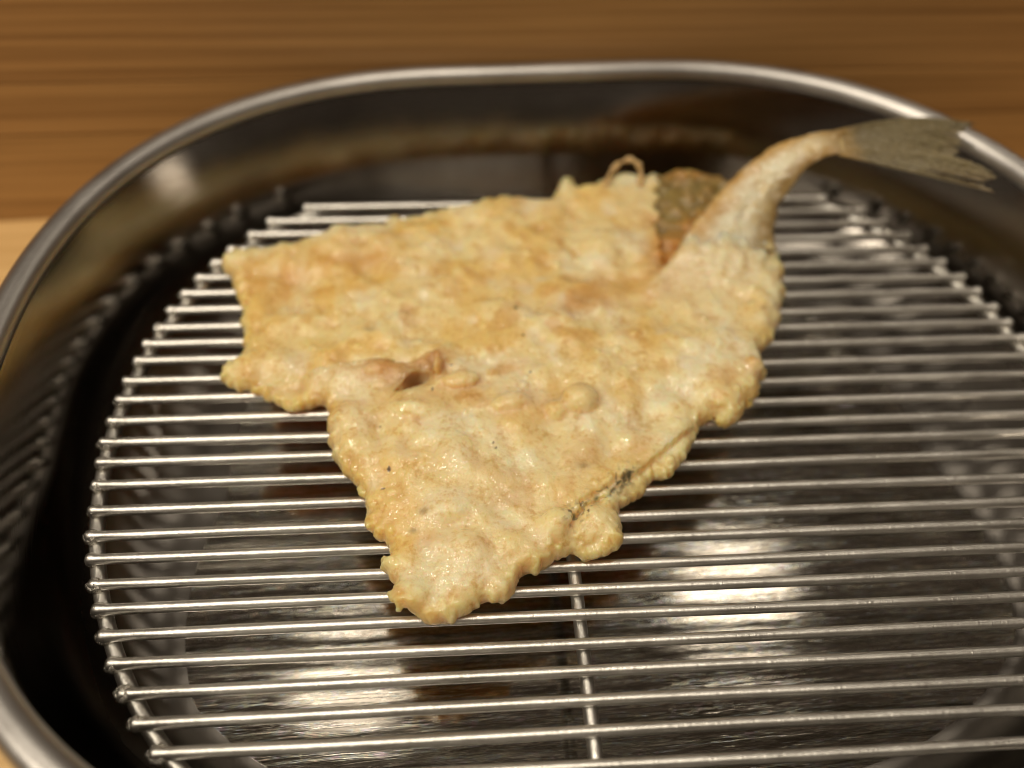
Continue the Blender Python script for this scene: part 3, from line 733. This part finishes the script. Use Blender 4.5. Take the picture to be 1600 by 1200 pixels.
ray_len = np.where((np.arange(nv) % 9) < 2, ray_len - .11 * fr.random(nv), ray_len)
G = np.zeros((nu, nv, 3), np.float32)
for i, u in enumerate(U1):
    P = bs + (tip - bs) * (u * ray_len)[:, None]
    curve = math.sin(u * math.pi)
    P[:, 2] += 1.6 * curve * (1 - (vv - .45) ** 2) - .8 * u
    # fan edges bow a little
    P += (base_b - base_a)[None, :] * (vv[:, None] - .5) * .35 * curve
    P[:, 2] += (.12 + .30 * u) * np.cos(vv * 2 * np.pi * 30) + .5 * u * NA(vv * 7, np.full(nv, u * 3.), np.zeros(nv)) + .15 * fr.normal(size=nv) * u * .5
    G[i] = P
Vt = G.reshape(-1, 3)
th_ = (.8 - .55 * U1)[:, None] * np.ones(nv)[None]; th_ *= np.minimum(1, np.minimum(vv, 1 - vv)[None] / .03 + .3)
Vb = Vt.copy(); Vb[:, 2] -= th_.ravel()
idx = np.arange(nu * nv).reshape(nu, nv); a, b, c, d_ = idx[:-1, :-1], idx[:-1, 1:], idx[1:, 1:], idx[1:, :-1]
# gaps between the lowest strand and the fan, and short splits at the tips
keep = np.ones((nu - 1, nv - 1), bool); uu, ww = np.meshgrid(U1[:-1], vv[:-1], indexing='ij')
keep &= ~((np.abs(ww - .905) < .018 * sm(uu, .62, .8)) & (uu > .62))
for q in range(38):
    wv, us_ = fr.uniform(.03, .97), fr.uniform(.72, .95)
    keep &= ~((np.abs(ww - wv) < .0045) & (uu > us_))
O = nu * nv; kp = keep
top = np.stack([a[kp], d_[kp], c[kp], b[kp]], 1); bot = np.stack([a[kp], b[kp], c[kp], d_[kp]], 1) + O
sides = []
K2 = np.pad(kp, 1)
for di, dj, (p, q) in ((-1, 0, (a, b)), (1, 0, (c, d_)), (0, -1, (d_, a)), (0, 1, (b, c))):
    nb = K2[1 + di:1 + di + kp.shape[0], 1 + dj:1 + dj + kp.shape[1]]; m = kp & ~nb
    sides.append(np.stack([p[m], q[m], q[m] + O, p[m] + O], 1))
Qt = np.concatenate([top, bot] + sides)
Vall = np.concatenate([Vt, Vb]); Ut = np.tile(np.repeat(U1, nv), 2); Vv = np.tile(np.tile(vv, nu), 2)
X, Y, Z = Vall.T.astype(np.float32)
col = np.tile(np.array((.155, .12, .048), np.float32), (len(Vall), 1))
mixc(sm(np.cos(Vv * 2 * np.pi * 30), 0, 1) * .6, (.38, .32, .18)); mixc(sm(-np.cos(Vv * 2 * np.pi * 30), .2, 1) * .75, (.06, .045, .018))
mixc(sm(.22 - Ut, 0, .22) * .8, (.52, .33, .10)); mixc(sm(Ut, .85, 1) * .5, (.44, .37, .25)); mixc(sm(Vv, .7, 1) * sm(Ut, .5, 1) * .4, (.50, .36, .2))
used = np.unique(Qt); mp_ = -np.ones(len(Vall), int); mp_[used] = np.arange(len(used))
me = np_mesh('tail_fin', Vall[used] * MM - FO, mp_[Qt]); tint(me, col[used]); link('tail_fin', me, M_FIN, fish)

# little loop and curl of fried batter on the far edge
def thread(name, pts, r):
    P = np.array([at(*q) for q in pts]); s = np.linspace(0, len(pts) - 1, 60)
    P = np.stack([np.interp(s, np.arange(len(pts)), P[:, k]) for k in range(3)], 1)
    for _ in range(6): P[1:-1] = .5 * P[1:-1] + .25 * (P[:-2] + P[2:])
    rr = [r * MM * (1 + .35 * math.sin(i * .5) + .25 * fr.normal()) for i in range(60)]
    V, F = tube([tuple(p - FO) for p in P], [max(x_, r * .0005) for x_ in rr], 12)
    me = mesh(name, V, F); tint(me, np.tile(np.array((.74, .50, .22)), (len(V), 1))); link(name, me, M_FIN, fish)
thread('batter_thread', [(945,290,9),(955,268,10),(968,254,11),(985,248,12),(998,256,12),(1002,272,10),(1000,290,9)], .7)
